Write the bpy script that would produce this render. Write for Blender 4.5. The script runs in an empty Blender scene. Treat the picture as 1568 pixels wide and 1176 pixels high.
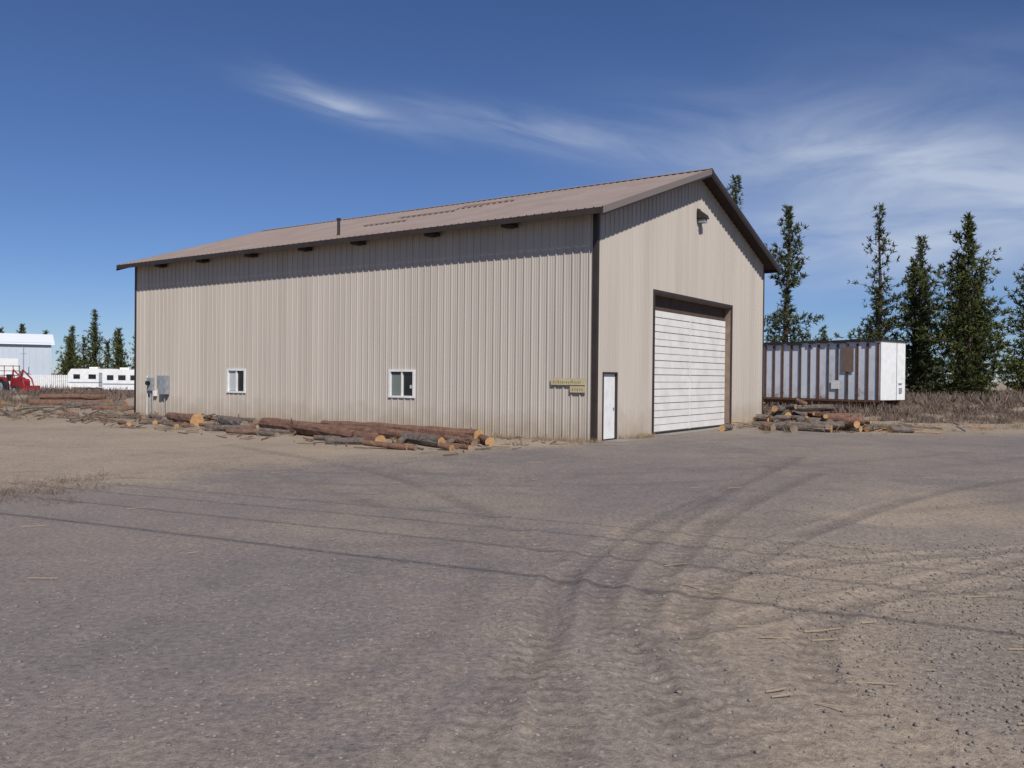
import bpy, bmesh, math, random
import numpy as np
from mathutils import Vector, Matrix
random.seed(7); rng=np.random.default_rng(7)
scene=bpy.context.scene
COL=scene.collection
# ------------------------------------------------------------------ helpers
def new_obj(name,me,parent=None):
    o=bpy.data.objects.new(name,me); COL.objects.link(o)
    if parent: o.parent=parent
    return o
def empty(name):
    o=bpy.data.objects.new(name,None); COL.objects.link(o); o.empty_display_size=0.5; return o
def mesh(name,verts,faces,mats,midx=None,smooth=False,parent=None,attr=None):
    me=bpy.data.meshes.new(name)
    me.from_pydata([tuple(map(float,v)) for v in verts],[],[tuple(map(int,f)) for f in faces])
    for m in (mats if isinstance(mats,(list,tuple)) else [mats]): me.materials.append(m)
    if midx is not None: me.polygons.foreach_set('material_index',np.array(midx,dtype=np.int32))
    if smooth: me.polygons.foreach_set('use_smooth',np.ones(len(me.polygons),dtype=bool))
    me.update()
    return new_obj(name,me,parent)
class MB:
    """mesh builder: several shapes collected in one mesh"""
    def __init__(s): s.v=[];s.f=[];s.m=[]
    def add(s,vs,fs,mi=0):
        b=len(s.v); s.v+= [tuple(v) for v in vs]; s.f+=[tuple(b+i for i in f) for f in fs]; s.m+=[mi]*len(fs)
    def box(s,o,a,b,c,mi=0):
        """o corner, a,b,c edge vectors"""
        o,a,b,c=[np.array(q,float) for q in (o,a,b,c)]
        vs=[o,o+a,o+a+b,o+b,o+c,o+a+c,o+a+b+c,o+b+c]
        fs=[(0,3,2,1),(4,5,6,7),(0,1,5,4),(1,2,6,5),(2,3,7,6),(3,0,4,7)]
        if np.dot(np.cross(a,b),c)<0: fs=[f[::-1] for f in fs]
        s.add(vs,fs,mi)
    def tube(s,p0,p1,r0,r1=None,n=8,mi=0,cap=True,capmi=None):
        p0=np.array(p0,float);p1=np.array(p1,float); r1=r0 if r1 is None else r1
        d=p1-p0; d/=np.linalg.norm(d); up=np.array([0,0,1.]) if abs(d[2])<.9 else np.array([1.,0,0])
        x=np.cross(up,d); x/=np.linalg.norm(x); y=np.cross(d,x)
        vs=[];
        for p,r in ((p0,r0),(p1,r1)):
            for i in range(n):
                a=2*math.pi*i/n; vs.append(p+x*math.cos(a)*r+y*math.sin(a)*r)
        s.add(vs,[(i,(i+1)%n,n+(i+1)%n,n+i) for i in range(n)],mi)
        if cap: s.add(vs,[tuple(range(n))[::-1],tuple(range(n,2*n))],mi if capmi is None else capmi)
    def obj(s,name,mats,parent=None,smooth=False): return mesh(name,s.v,s.f,mats,s.m,smooth,parent)
# value noise
def vnoise(x,y,seed=0):
    xi=np.floor(x).astype(np.int64); yi=np.floor(y).astype(np.int64); fx=x-xi; fy=y-yi
    def h(a,b):
        n=(a*374761393+b*668265263+seed*1442695041)&0xffffffff
        n=((n^(n>>13))*1274126177)&0xffffffff
        return ((n^(n>>16))&0xffff)/65535.0
    ux=fx*fx*(3-2*fx); uy=fy*fy*(3-2*fy)
    return (h(xi,yi)*(1-ux)+h(xi+1,yi)*ux)*(1-uy)+(h(xi,yi+1)*(1-ux)+h(xi+1,yi+1)*ux)*uy
def fbm(x,y,oct=4,seed=0):
    t=0;a=.5
    for i in range(oct): t=t+a*vnoise(x*2**i,y*2**i,seed+i*17); a*=.5
    return t
def sstep(a,b,x):
    t=np.clip((x-a)/(b-a),0,1); return t*t*(3-2*t)
# ------------------------------------------------------------------ materials
def mat(name,col,rough=.7,metal=0,noise=None,bump=None,col2=None,spec=.3,detail=4):
    """noise=(scale,lo,hi) mixes col->col2"""
    m=bpy.data.materials.new(name); m.use_nodes=True; nt=m.node_tree; N=nt.nodes; Lk=nt.links
    b=N['Principled BSDF']; b.inputs['Roughness'].default_value=rough; b.inputs['Metallic'].default_value=metal
    b.inputs['Specular IOR Level'].default_value=spec
    b.inputs['Base Color'].default_value=(*col,1)
    tc=N.new('ShaderNodeTexCoord')
    if noise:
        n=N.new('ShaderNodeTexNoise'); n.inputs['Scale'].default_value=noise[0]; n.inputs['Detail'].default_value=detail
        n.inputs['Roughness'].default_value=.65
        Lk.new(tc.outputs['Object'],n.inputs['Vector'])
        r=N.new('ShaderNodeMapRange'); r.inputs[1].default_value=noise[1]; r.inputs[2].default_value=noise[2]
        Lk.new(n.outputs['Fac'],r.inputs[0])
        mx=N.new('ShaderNodeMix'); mx.data_type='RGBA'; mx.inputs[6].default_value=(*col,1)
        mx.inputs[7].default_value=(*(col2 or [c*.6 for c in col]),1)
        Lk.new(r.outputs[0],mx.inputs[0]); Lk.new(mx.outputs[2],b.inputs['Base Color'])
    if bump:
        n2=N.new('ShaderNodeTexNoise'); n2.inputs['Scale'].default_value=bump[0]; n2.inputs['Detail'].default_value=3
        Lk.new(tc.outputs['Object'],n2.inputs['Vector'])
        bp=N.new('ShaderNodeBump'); bp.inputs['Strength'].default_value=bump[1]; bp.inputs['Distance'].default_value=bump[2]
        Lk.new(n2.outputs['Fac'],bp.inputs['Height']); Lk.new(bp.outputs[0],b.inputs['Normal'])
    return m
def siding_mat():
    m=bpy.data.materials.new('beige_metal_siding'); m.use_nodes=True; nt=m.node_tree; N=nt.nodes; Lk=nt.links
    b=N['Principled BSDF']; b.inputs['Roughness'].default_value=.6; b.inputs['Specular IOR Level'].default_value=.18
    tc=N.new('ShaderNodeTexCoord')
    n=N.new('ShaderNodeTexNoise'); n.inputs['Scale'].default_value=.7; n.inputs['Detail'].default_value=4
    mp=N.new('ShaderNodeMapping'); mp.inputs['Scale'].default_value=(2.2,2.2,.12)
    Lk.new(tc.outputs['Object'],mp.inputs[0]); Lk.new(mp.outputs[0],n.inputs['Vector'])
    rr=N.new('ShaderNodeMapRange'); rr.inputs[1].default_value=.35; rr.inputs[2].default_value=.68; Lk.new(n.outputs['Fac'],rr.inputs[0])
    mx=N.new('ShaderNodeMix'); mx.data_type='RGBA'; mx.inputs[6].default_value=(.475,.425,.372,1); mx.inputs[7].default_value=(.415,.37,.322,1)
    Lk.new(rr.outputs[0],mx.inputs[0])
    g=N.new('ShaderNodeSeparateXYZ'); Lk.new(tc.outputs['Object'],g.inputs[0])
    n2=N.new('ShaderNodeTexNoise'); n2.inputs['Scale'].default_value=1.6; n2.inputs['Detail'].default_value=5; Lk.new(tc.outputs['Object'],n2.inputs['Vector'])
    ad=N.new('ShaderNodeMath'); ad.operation='MULTIPLY_ADD'; ad.inputs[1].default_value=-1.4; Lk.new(n2.outputs['Fac'],ad.inputs[0]); Lk.new(g.outputs['Z'],ad.inputs[2])
    r=N.new('ShaderNodeMapRange'); r.inputs[1].default_value=-.75; r.inputs[2].default_value=.35; r.inputs[3].default_value=.75; r.inputs[4].default_value=0
    Lk.new(ad.outputs[0],r.inputs[0])
    mx2=N.new('ShaderNodeMix'); mx2.data_type='RGBA'; mx2.inputs[7].default_value=(.30,.235,.17,1)
    Lk.new(r.outputs[0],mx2.inputs[0]); Lk.new(mx.outputs[2],mx2.inputs[6]); Lk.new(mx2.outputs[2],b.inputs['Base Color'])
    return m
M_side=siding_mat()
M_roof=mat('taupe_metal_roof',(.265,.208,.185),.55,0,(.6,.35,.7),None,(.22,.172,.152),.3)
M_brown=mat('dark_brown_trim',(.045,.033,.028),.55,0,(2,.3,.7),None,(.03,.022,.02))
M_taupe=mat('rake_trim',(.18,.147,.13),.5)
M_soff=mat('soffit_wood',(.06,.046,.038),.8,0,(4,.3,.7))
M_white=mat('white_paint',(.74,.74,.73),.45,0,(3,.4,.75),None,(.62,.61,.59))
M_door=mat('overhead_door_panel',(.72,.70,.67),.5,0,(1.3,.4,.75),None,(.60,.565,.52))
M_groove=mat('door_groove',(.28,.255,.23),.7)
M_glass=mat('dark_glass',(.012,.014,.016),.08,0,None,None,None,.6)
M_blind=mat('window_blind',(.45,.47,.48),.4)
M_jamb=mat('door_jamb',(.26,.19,.14),.7,0,(3,.3,.7))
M_conc=mat('concrete',(.25,.225,.20),.9,0,(3,.3,.7),(25,.4,.02),(.18,.16,.145))
M_grey=mat('galvanised_grey',(.36,.39,.42),.5,.2,(5,.3,.7))
M_sign=mat('sign_wood',(.50,.43,.27),.8,0,(8,.3,.7),None,(.40,.33,.19))
M_letter=mat('sign_lettering',(.20,.16,.09),.8)
M_black=mat('black_rubber',(.02,.02,.022),.8)
M_red=mat('red_paint',(.30,.025,.03),.5,0,(3,.3,.7))
M_bark=mat('log_bark',(.205,.108,.072),.9,0,(5,.3,.7),(14,.8,.04),(.09,.053,.04))
M_bark2=mat('grey_log_bark',(.16,.125,.105),.9,0,(5,.35,.65),(14,.8,.04),(.07,.057,.05))
M_cut=mat('cut_wood',(.47,.28,.125),.85,0,(9,.3,.7),None,(.32,.18,.08))
M_cutg=mat('weathered_cut_wood',(.27,.20,.145),.85,0,(9,.3,.7),None,(.16,.12,.09))
M_trunk=mat('pine_bark',(.10,.068,.048),.9,0,(4,.3,.7),(10,.7,.05),(.055,.037,.028))
M_rust=mat('rusty_steel',(.17,.085,.05),.85,0,(6,.3,.7),None,(.07,.045,.035))
M_stone=mat('gravel_stone',(.24,.208,.185),.9,0,(15,.3,.7),None,(.12,.105,.095))
M_pole=mat('pole_wood',(.14,.10,.07),.9)
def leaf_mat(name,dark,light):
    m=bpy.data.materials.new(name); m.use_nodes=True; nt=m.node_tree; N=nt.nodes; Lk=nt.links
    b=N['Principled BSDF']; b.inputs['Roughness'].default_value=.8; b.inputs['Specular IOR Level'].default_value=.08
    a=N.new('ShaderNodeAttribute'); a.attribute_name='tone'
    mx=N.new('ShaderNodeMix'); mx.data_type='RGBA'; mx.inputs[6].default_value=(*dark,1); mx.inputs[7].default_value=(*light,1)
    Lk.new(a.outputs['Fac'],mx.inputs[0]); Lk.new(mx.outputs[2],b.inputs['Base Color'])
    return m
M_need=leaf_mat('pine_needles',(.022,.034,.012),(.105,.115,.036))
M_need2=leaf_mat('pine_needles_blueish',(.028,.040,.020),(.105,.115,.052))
M_brush=leaf_mat('sagebrush_twigs',(.09,.066,.055),(.235,.18,.145))
M_grass=leaf_mat('dry_grass',(.20,.15,.10),(.36,.29,.19))
def trailer_mat():
    m=bpy.data.materials.new('weathered_trailer_panel'); m.use_nodes=True; nt=m.node_tree; N=nt.nodes; Lk=nt.links
    b=N['Principled BSDF']; b.inputs['Roughness'].default_value=.6
    tc=N.new('ShaderNodeTexCoord'); n=N.new('ShaderNodeTexNoise'); n.inputs['Scale'].default_value=.8; n.inputs['Detail'].default_value=6; n.inputs['Roughness'].default_value=.7
    Lk.new(tc.outputs['Object'],n.inputs['Vector'])
    g=N.new('ShaderNodeSeparateXYZ'); Lk.new(tc.outputs['Object'],g.inputs[0])
    ad=N.new('ShaderNodeMath'); ad.operation='MULTIPLY_ADD'; ad.inputs[1].default_value=-.06; Lk.new(g.outputs['Z'],ad.inputs[0]); Lk.new(n.outputs['Fac'],ad.inputs[2])
    cr=N.new('ShaderNodeValToRGB'); e=cr.color_ramp.elements
    e[0].position=.32; e[0].color=(.66,.70,.76,1); e[1].position=.58; e[1].color=(.24,.16,.125,1)
    k=cr.color_ramp.elements.new(.46); k.color=(.54,.56,.60,1)
    Lk.new(ad.outputs[0],cr.inputs[0]); Lk.new(cr.outputs[0],b.inputs['Base Color']); return m
M_trailer=trailer_mat()
# ------------------------------------------------------------------ frame of the building
TH=0.9625; CX,CY=2.5746,26.2639
D1=np.array([-math.sin(TH),math.cos(TH),0]); D2=np.array([math.cos(TH),math.sin(TH),0]); C0=np.array([CX,CY,0]); Z=np.array([0,0,1.])
L,W=25.04,15.61; OE,OG=.62,.56; ZE,ZR=7.12,9.95
SL=(ZR-ZE)/(W/2+OE)
def P(s,t,z): return C0+D1*s+D2*t+Z*z
def roofz(t): 
    tt=min(t,W-t); return ZE+SL*(tt+OE)
# ------------------------------------------------------------------ ground
def seg(px,py,pts,closed,full=False):
    d=np.full(px.shape,1e9); n=len(pts); inside=np.zeros(px.shape,bool); al=np.zeros(px.shape); acc=0
    for i in range(n if closed else n-1):
        ax,ay=pts[i]; bx,by=pts[(i+1)%n]; vx,vy=bx-ax,by-ay
        t=np.clip(((px-ax)*vx+(py-ay)*vy)/(vx*vx+vy*vy),0,1)
        dd=np.hypot(px-ax-t*vx,py-ay-t*vy)
        if full:
            ln=math.hypot(vx,vy); al=np.where(dd<d,acc+t*ln,al); acc+=ln
        d=np.minimum(d,dd)
        if closed:
            c=((ay>py)!=(by>py)) & (px<(bx-ax)*(py-ay)/((by-ay) if by!=ay else 1e-9)+ax); inside^=c
    if full: return d,al
    return np.where(inside,-d,d) if closed else d
def smooth_path(pts,k=6):
    out=[]; p=[pts[0]]+list(pts)+[pts[-1]]
    for i in range(1,len(p)-2):
        for j in range(k):
            t=j/k; q=[]
            for a in (0,1): q.append(.5*((2*p[i][a])+(-p[i-1][a]+p[i+1][a])*t+(2*p[i-1][a]-5*p[i][a]+4*p[i+1][a]-p[i+2][a])*t*t+(-p[i-1][a]+3*p[i][a]-3*p[i+1][a]+p[i+2][a])*t**3))
            out.append(tuple(q))
    out.append(pts[-1]); return out
def tofs(x,y):
    rx=x-CX; ry=y-CY; return rx*D1[0]+ry*D1[1], rx*D2[0]+ry*D2[1]
TRACKS=[smooth_path(p) for p in [ [(.9,3.4),(.95,5.0),(.80,6.8),(1.0,8.5),(1.9,11),(3.8,15),(7.5,22)], [(1.9,3.4),(1.55,4.6),(1.35,5.6),(1.45,7.0),(2.3,8.8),(4.2,11.5),(8,15.5),(13,19)],
 [(-.4,3.4),(-.1,5.2),(.45,7.5),(.4,9.5),(-.6,13),(-3,18),(-8,24)], [(2.9,3.4),(2.3,4.6),(2.1,5.8),(2.9,7.4),(5.2,9.2),(8.4,11.0),(14,13)],
 [(.15,3.4),(.3,5.0),(.25,6.8),(.7,8.9),(2.0,12),(4.5,16.5),(8,23)],
 [(-8,16.5),(-3,15.8),(2,16),(8,18.5),(16,24)],[(-8,18.3),(-3,17.6),(2,17.9),(7.5,20.3),(16,26)],
 [(-1.9,3.4),(-1.3,5.0),(-.4,7.2),(-.5,9.8),(-2,13),(-5,17.5)],[(1.2,6.6),(3.5,7.9),(6.2,8.6),(10,9.1)],[(1.6,8.3),(4.0,9.5),(7.0,10.3),(12,10.9)],[(-7,9.0),(-3,9.8),(1,10.6),(6,13.0),(14,17)],
 [(1.4,3.4),(1.2,4.9),(1.0,6.0),(1.2,7.6),(1.9,9.6),(3.4,13),(6.5,18)]] ]
def hraw(x,y):
    x=np.asarray(x,float); y=np.asarray(y,float)
    s,t=tofs(x,y); off=np.maximum(np.maximum(-s,s-L),np.maximum(-t,t-W)) # distance outside footprint
    m=sstep(.3,3,off)
    h=(fbm(x*.12,y*.12,3,3)-.44)*.20*m*sstep(0,30,np.hypot(x,y))
    h=h+(fbm(x*1.1,y*1.1,3,5)-.44)*.025*m
    h=h+(fbm(x*5,y*5,2,9)-.38)*.009
    r=sstep(42,58,y)*sstep(12,20,x)
    h=h+r*(.45+.4*(fbm(x*.15,y*.15,3,8)-.3))
    h=h+.3*np.exp(-(((x-33)/7)**2+((y-52)/3)**2))+.35*np.exp(-(((x+33)/9)**2+((y-62)/4)**2))
    h=h+.12*np.exp(-(((t+2.6)/1.2)**2))*sstep(.5,3,s)*sstep(27,22,s)
    h=h+.16*np.exp(-(((x-12.2)/2.2)**2+((y-36)/1.6)**2))
    return h
def tread(x,y,tr,wd):
    d,al=seg(x,y,tr,False,True)
    return np.exp(-(d/wd)**4),.5+.5*np.sin(2*math.pi*(al/.19)+d*14)
def hfun(x,y):
    x=np.asarray(x,float); y=np.asarray(y,float)
    h=hraw(x,y)
    near=sstep(16,9,y)
    for i,tr in enumerate(TRACKS[:5]+TRACKS[8:10]+TRACKS[11:]):
        e,w_=tread(x,y,tr,.15); h=h-e*(.010+.014*w_*near)
        d=seg(x,y,tr,False); h=h+.012*np.exp(-((d-.22)/.06)**2)
    return h
def H1(x,y): return float(hraw(np.array([x]),np.array([y]))[0])
def axis(lo,hi,step,far,growth):
    a=list(np.arange(lo,hi,step)); st=step; v=a[-1]
    while v<far: st*=growth; v+=st; a.append(v)
    st=step; v=a[0]; b=[]
    while v>-far if lo<0 else v>lo-60: st*=growth; v-=st; b.append(v)
    return np.array(b[::-1]+a)
ax=axis(-6.5,8,.04,2500,1.045); ay=axis(3.8,12.5,.04,2500,1.035)
X,Y=np.meshgrid(ax,ay); Xf=X.ravel(); Yf=Y.ravel()
Zf=hfun(Xf,Yf)
nx,ny=len(ax),len(ay)
# dirt mask: 1 = tan dirt, 0 = grey gravel
wx=Xf+(fbm(Xf*.4,Yf*.4,4,21)-.45)*4.5*sstep(2,18,Yf)+(fbm(Xf*1.5,Yf*1.5,3,31)-.45)*1.8; wy=Yf+(fbm(Xf*.4,Yf*.4,4,41)-.45)*4.0*sstep(2,18,Yf)+(fbm(Xf*1.2,Yf*1.2,3,51)-.45)*1.4
polyL=[(-9.5,13.9),(-5.7,15.8),(-4.6,20.0),(-.8,23.0),(2.2,25.0),(4,27),(4,60),(-80,60),(-80,14)]
polyR=[(60,22),(10,17.3),(4.6,13.6),(2.6,12.0),(1.0,9.6),(.62,6.6),(.9,4.4),(1.3,2),(60,2)]
polyB=[(-6,1),(-3.2,4.5),(-.9,4.9),(.4,6),(.3,2)]
polyF=[(8,35),(14,33),(30,30),(90,34),(200,60),(2500,2500),(-2500,2500),(-200,60),(0,58),(0,40)]
dirt=np.zeros(Xf.shape)
for pl,w,k in ((polyL,1.5,1),(polyR,1.6,.78),(polyB,1.2,.4),(polyF,3,1)):
    d=seg(wx,wy,pl,True); dirt=np.maximum(dirt,k*sstep(w,-w,d))
dirt=np.clip(dirt+(fbm(Xf*.3+3,Yf*.18,4,91)-.42)*1.3*(1-dirt),0,1)
patch=sstep(.38,.56,fbm(Xf*.55+9,Yf*.55,4,191)); dirt=np.where((Xf>.3)&(Yf<22),dirt*(.55+.45*patch),dirt)
trk=np.zeros(Xf.shape)
for i,tr in enumerate(TRACKS):
    e,w_=tread(Xf,Yf,tr,.16); a=sstep(16,8,Yf); trk=np.maximum(trk,e*(1-a+a*(.3+.7*w_))*(.3+.7*sstep(.3,.5,fbm(Xf*.7,Yf*.7,3,77+i)))*(1 if i<5 or i>10 else .65))
coarse=sstep(1.2,-.8,seg(wx,wy,[(3.1,3),(3.3,6),(5.0,8.2),(7,10),(14,12),(14,2)],True))
idx=np.arange(nx*ny).reshape(ny,nx)
q=np.stack([idx[:-1,:-1],idx[:-1,1:],idx[1:,1:],idx[1:,:-1]],-1).reshape(-1,4)
me=bpy.data.meshes.new('ground'); me.vertices.add(nx*ny); me.vertices.foreach_set('co',np.stack([Xf,Yf,Zf],1).ravel().astype(np.float32))
me.loops.add(q.size); me.loops.foreach_set('vertex_index',q.ravel().astype(np.int32)); me.polygons.add(len(q))
me.polygons.foreach_set('loop_start',(np.arange(len(q))*4).astype(np.int32)); me.polygons.foreach_set('use_smooth',np.ones(len(q),bool))
me.update(calc_edges=True)
for k,a in (('dirt',dirt),('track',trk),('coarse',coarse)):
    at=me.attributes.new(k,'FLOAT','POINT'); at.data.foreach_set('value',a.astype(np.float32))
ground=new_obj('ground',me)
def ground_mat():
    m=bpy.data.materials.new('gravel_and_dirt'); m.use_nodes=True; nt=m.node_tree; N=nt.nodes; Lk=nt.links
    b=N['Principled BSDF']; b.inputs['Roughness'].default_value=.95; b.inputs['Specular IOR Level'].default_value=.05
    tc=N.new('ShaderNodeTexCoord'); O=tc.outputs['Object']
    def nz(sc,det=5,ro=.6,vec=O):
        n=N.new('ShaderNodeTexNoise'); n.inputs['Scale'].default_value=sc; n.inputs['Detail'].default_value=det; n.inputs['Roughness'].default_value=ro; Lk.new(vec,n.inputs['Vector']); return n.outputs['Fac']
    def rng_(v,a,b_,c=0,d=1):
        r=N.new('ShaderNodeMapRange'); r.inputs[1].default_value=a;r.inputs[2].default_value=b_;r.inputs[3].default_value=c;r.inputs[4].default_value=d; Lk.new(v,r.inputs[0]); return r.outputs[0]
    def mix(f,a,c,mode='MIX'):
        x=N.new('ShaderNodeMix'); x.data_type='RGBA'; x.blend_type=mode
        if isinstance(f,float): x.inputs[0].default_value=f
        else: Lk.new(f,x.inputs[0])
        for i,v in ((6,a),(7,c)):
            if isinstance(v,tuple): x.inputs[i].default_value=(*v,1)
            else: Lk.new(v,x.inputs[i])
        return x.outputs[2]
    def mth(op,a,c):
        x=N.new('ShaderNodeMath'); x.operation=op
        for i,v in ((0,a),(1,c)):
            if isinstance(v,(int,float)): x.inputs[i].default_value=v
            else: Lk.new(v,x.inputs[i])
        return x.outputs[0]
    def at(n):
        a=N.new('ShaderNodeAttribute'); a.attribute_name=n; return a.outputs['Fac']
    big=nz(.25,3,.6); mid=nz(1.6,4,.65); fine=nz(16,4,.72); vf=nz(85,2,.7)
    grey=mix(rng_(mid,.35,.65),(.155,.136,.130),(.190,.165,.154))
    grey=mix(rng_(big,.42,.62),grey,(.20,.171,.155))
    tan=mix(rng_(mid,.35,.65),(.285,.230,.178),(.225,.184,.145))
    tan=mix(rng_(big,.4,.65),tan,(.30,.244,.190))
    dm=mth('ADD',at('dirt'),mth('MULTIPLY',mth('SUBTRACT',mid,.5),1.0)); dm=mth('ADD',dm,mth('MULTIPLY',mth('SUBTRACT',fine,.5),.7))
    col=mix(rng_(dm,.1,.95),grey,tan)
    col=mix(mth('MULTIPLY',at('coarse'),.7),col,mix(rng_(fine,.35,.65),(.125,.11,.10),(.25,.213,.182)))
    col=mix(mth('MULTIPLY',at('track'),.46),col,(.11,.092,.083))
    col=mix(1.0,col,mix(rng_(fine,.3,.7),(.72,.71,.70),(1.28,1.28,1.27)),'MULTIPLY')
    col=mix(1.0,col,mix(rng_(vf,.3,.7),(.78,.78,.78),(1.22,1.22,1.22)),'MULTIPLY')
    vo=N.new('ShaderNodeTexVoronoi'); vo.inputs['Scale'].default_value=24; Lk.new(O,vo.inputs['Vector'])
    sx=N.new('ShaderNodeSeparateColor'); Lk.new(vo.outputs['Color'],sx.inputs[0])
    pm=mth('MULTIPLY',rng_(vo.outputs['Distance'],.34,.22),rng_(sx.outputs[0],.88,.93))
    col=mix(mth('MULTIPLY',pm,.6),col,(.42,.36,.30))
    pm2=mth('MULTIPLY',rng_(vo.outputs['Distance'],.40,.26),rng_(sx.outputs[1],.85,.91))
    col=mix(mth('MULTIPLY',pm2,.5),col,(.07,.06,.055))
    Lk.new(col,b.inputs['Base Color'])
    hh=mth('ADD',mth('MULTIPLY',fine,.6),mth('MULTIPLY',vf,.25))
    bp=N.new('ShaderNodeBump'); bp.inputs['Strength'].default_value=.6; bp.inputs['Distance'].default_value=.04
    Lk.new(hh,bp.inputs['Height']); Lk.new(bp.outputs[0],b.inputs['Normal'])
    return m
me.materials.append(ground_mat())
# ------------------------------------------------------------------ shop building
shop=empty('metal_shop_building')
PER=.305
def profile(length,offset=0.0,major=.034,minor=.009,extra=()):
    k=0; base=[(0,0),(.010,major),(.046,major),(.056,0),(.125,0),(.135,minor),(.145,minor),(.155,0),(.215,0),(.225,minor),(.235,minor),(.245,0)]
    us=[];hs=[]
    while k*PER+offset<length+PER:
        for a,h in base: us.append(k*PER+offset+a); hs.append(h)
        k+=1
    us=np.array(us);hs=np.array(hs)
    e=[0,length]+[x for x in extra]
    allu=sorted(set([u for u in us if 0<u<length]+e))
    return [(u,float(np.interp(u,us,hs))) for u in allu]
def corr_wall(name,length,pt,ztop,zbot,openings):
    """pt(u,out,z)"""
    pr=profile(length,-.1,extra=[o[0] for o in openings]+[o[1] for o in openings]+[length/2]); v=[];f=[]
    for (u0,h0),(u1,h1) in zip(pr[:-1],pr[1:]):
        if u1-u0<1e-6: continue
        um=(u0+u1)/2; iv=[(zbot,None)]
        for a,b,c,d in openings:
            if a<um<b: 
                iv=[(zbot,c)] if c>zbot+.01 else []
                iv.append((d,None))
        for z0,z1 in iv:
            za=ztop(u0) if z1 is None else z1; zb=ztop(u1) if z1 is None else z1
            n=len(v); v+=[pt(u0,h0,z0),pt(u1,h1,z0),pt(u1,h1,zb),pt(u0,h0,za)]; f.append((n,n+1,n+2,n+3))
    return mesh(name,v,f,M_side,parent=shop)
wins=[(7.39,8.60,1.25,2.18),(16.85,18.03,1.25,2.18)]
B1,B2,BT=4.11,11.51,4.97; DM1,DM2,DMT=.47,1.34,2.13
ctop=lambda u:roofz(0)-.14
gtop=lambda u:roofz(u)-.10
corr_wall('side_wall',L,lambda u,o,z:P(u,-o,z),ctop,-.15,wins)
corr_wall('back_side_wall',L,lambda u,o,z:P(u,W+o,z),ctop,-.15,[])
corr_wall('gable_wall',W,lambda u,o,z:P(-o,u,z),gtop,-.15,[(B1,B2,-.15,BT),(DM1,DM2,-.15,DMT)])
corr_wall('rear_gable_wall',W,lambda u,o,z:P(L+o,u,z),gtop,-.15,[])
def roof():
    pr=profile(L+2*OG,0,major=.026,minor=.004); v=[];f=[]
    for side in (0,1):
        T=(lambda t:t) if side==0 else (lambda t:W-t)
        rows=[]
        for u,h in pr:
            s=u-OG; a=P(s,T(-OE),ZE+h); b=P(s,T(W/2),ZR+h); n=len(v); v+=[a,b]; rows.append(n)
        for a,b in zip(rows[:-1],rows[1:]): f.append((a,b,b+1,a+1) if side==0 else (a,a+1,b+1,b))
    mesh('roof_panels',v,f,M_roof,parent=shop)
    mb=MB()
    e=.06
    for T in ((lambda t:t),(lambda t:W-t)):
        vs=[P(-OG+.03,T(-OE+.03),ZE-e),P(L+OG-.03,T(-OE+.03),ZE-e),P(L+OG-.03,T(W/2),ZR-e),P(-OG+.03,T(W/2),ZR-e)]
        mb.add(vs,[(0,1,2,3)],0)
    mb.obj('soffit',[M_soff],shop)
    mb=MB()
    for t0,dr in ((-OE,-1),(W+OE,1)):
        mb.box(P(-OG,t0,ZE-.19),D1*(L+2*OG),D2*dr*.03,Z*.175)
    mb.obj('eave_fascia',[M_brown],shop)
    for nm,T,m,m2,th in (('rake_fascia',(lambda t:t),M_taupe,M_brown,.21),('rake_fascia_far',(lambda t:W-t),M_brown,M_brown,.21)):
        mb=MB()
        for s0 in (-OG-.03,L+OG):
            a=P(s0,T(-OE-.03),ZE-.01-th+.02);b=P(s0,T(W/2),ZR+.02-th)
            mb.add([a,b,b+Z*th,a+Z*th,a+D1*.03,b+D1*.03,b+D1*.03+Z*th,a+D1*.03+Z*th],[(0,1,2,3),(7,6,5,4),(0,4,5,1),(3,2,6,7),(0,3,7,4),(1,5,6,2)],0)
            a=a-Z*.07+D1*.015; b=b-Z*.07+D1*.015
            mb.add([a,b,b+Z*.075,a+Z*.075,a+D1*.03,b+D1*.03,b+D1*.03+Z*.07,a+D1*.03+Z*.07],[(0,1,2,3),(7,6,5,4),(0,4,5,1),(3,2,6,7),(0,3,7,4),(1,5,6,2)],1)
        mb.obj(nm,[m,m2],shop)
    mb=MB()
    for T in ((lambda t:t),(lambda t:W-t)):
        a=P(-OG-.03,T(W/2-.22),ZR-.22*SL+.045);b=P(-OG-.03,T(W/2),ZR+.055); dd=D1*(L+2*OG+.06)
        mb.add([a,b,b+dd,a+dd],[(0,1,2,3)],0)
    mb.obj('ridge_cap',[M_roof],shop)
roof()
mb=MB()
for (s,t) in ((0,0),(L,0),(0,W),(L,W)):
    so=-.042 if s==0 else .042; to=-.042 if t==0 else .042; ds=1 if s==0 else -1; dt=1 if t==0 else -1
    top=roofz(0)-.16
    mb.box(P(s+so,t+to,-.1),D1*ds*.16,D2*dt*.012,Z*(top+.1))
    mb.box(P(s+so,t+to+dt*.014,-.1),D1*ds*.012,D2*dt*.13,Z*(top+.1))
mb.obj('corner_trim',[M_brown],shop)
mb=MB()
for s in (2.9,6.2,9.8,12.7,16.0,19.3,22.4):
    mb.box(P(s,-OE+.16,ZE-.24),D1*.42,D2*.38,Z*.12)
    mb.box(P(s+.1,-OE+.2,ZE-.27),D1*.22,D2*.25,Z*.04)
mb.obj('eave_bracket',[M_brown],shop)
mb=MB()
def RP(s,t,dz=0): return P(s,t,roofz(t)+dz)
mb.tube(RP(11.7,.35,-.05),RP(11.7,.35,.62),.06,n=10); mb.tube(RP(11.7,.35,.62),RP(11.7,.35,.68),.085,n=10)
mb.obj('vent_pipe',[M_brown],shop)
mb=MB()
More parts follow.
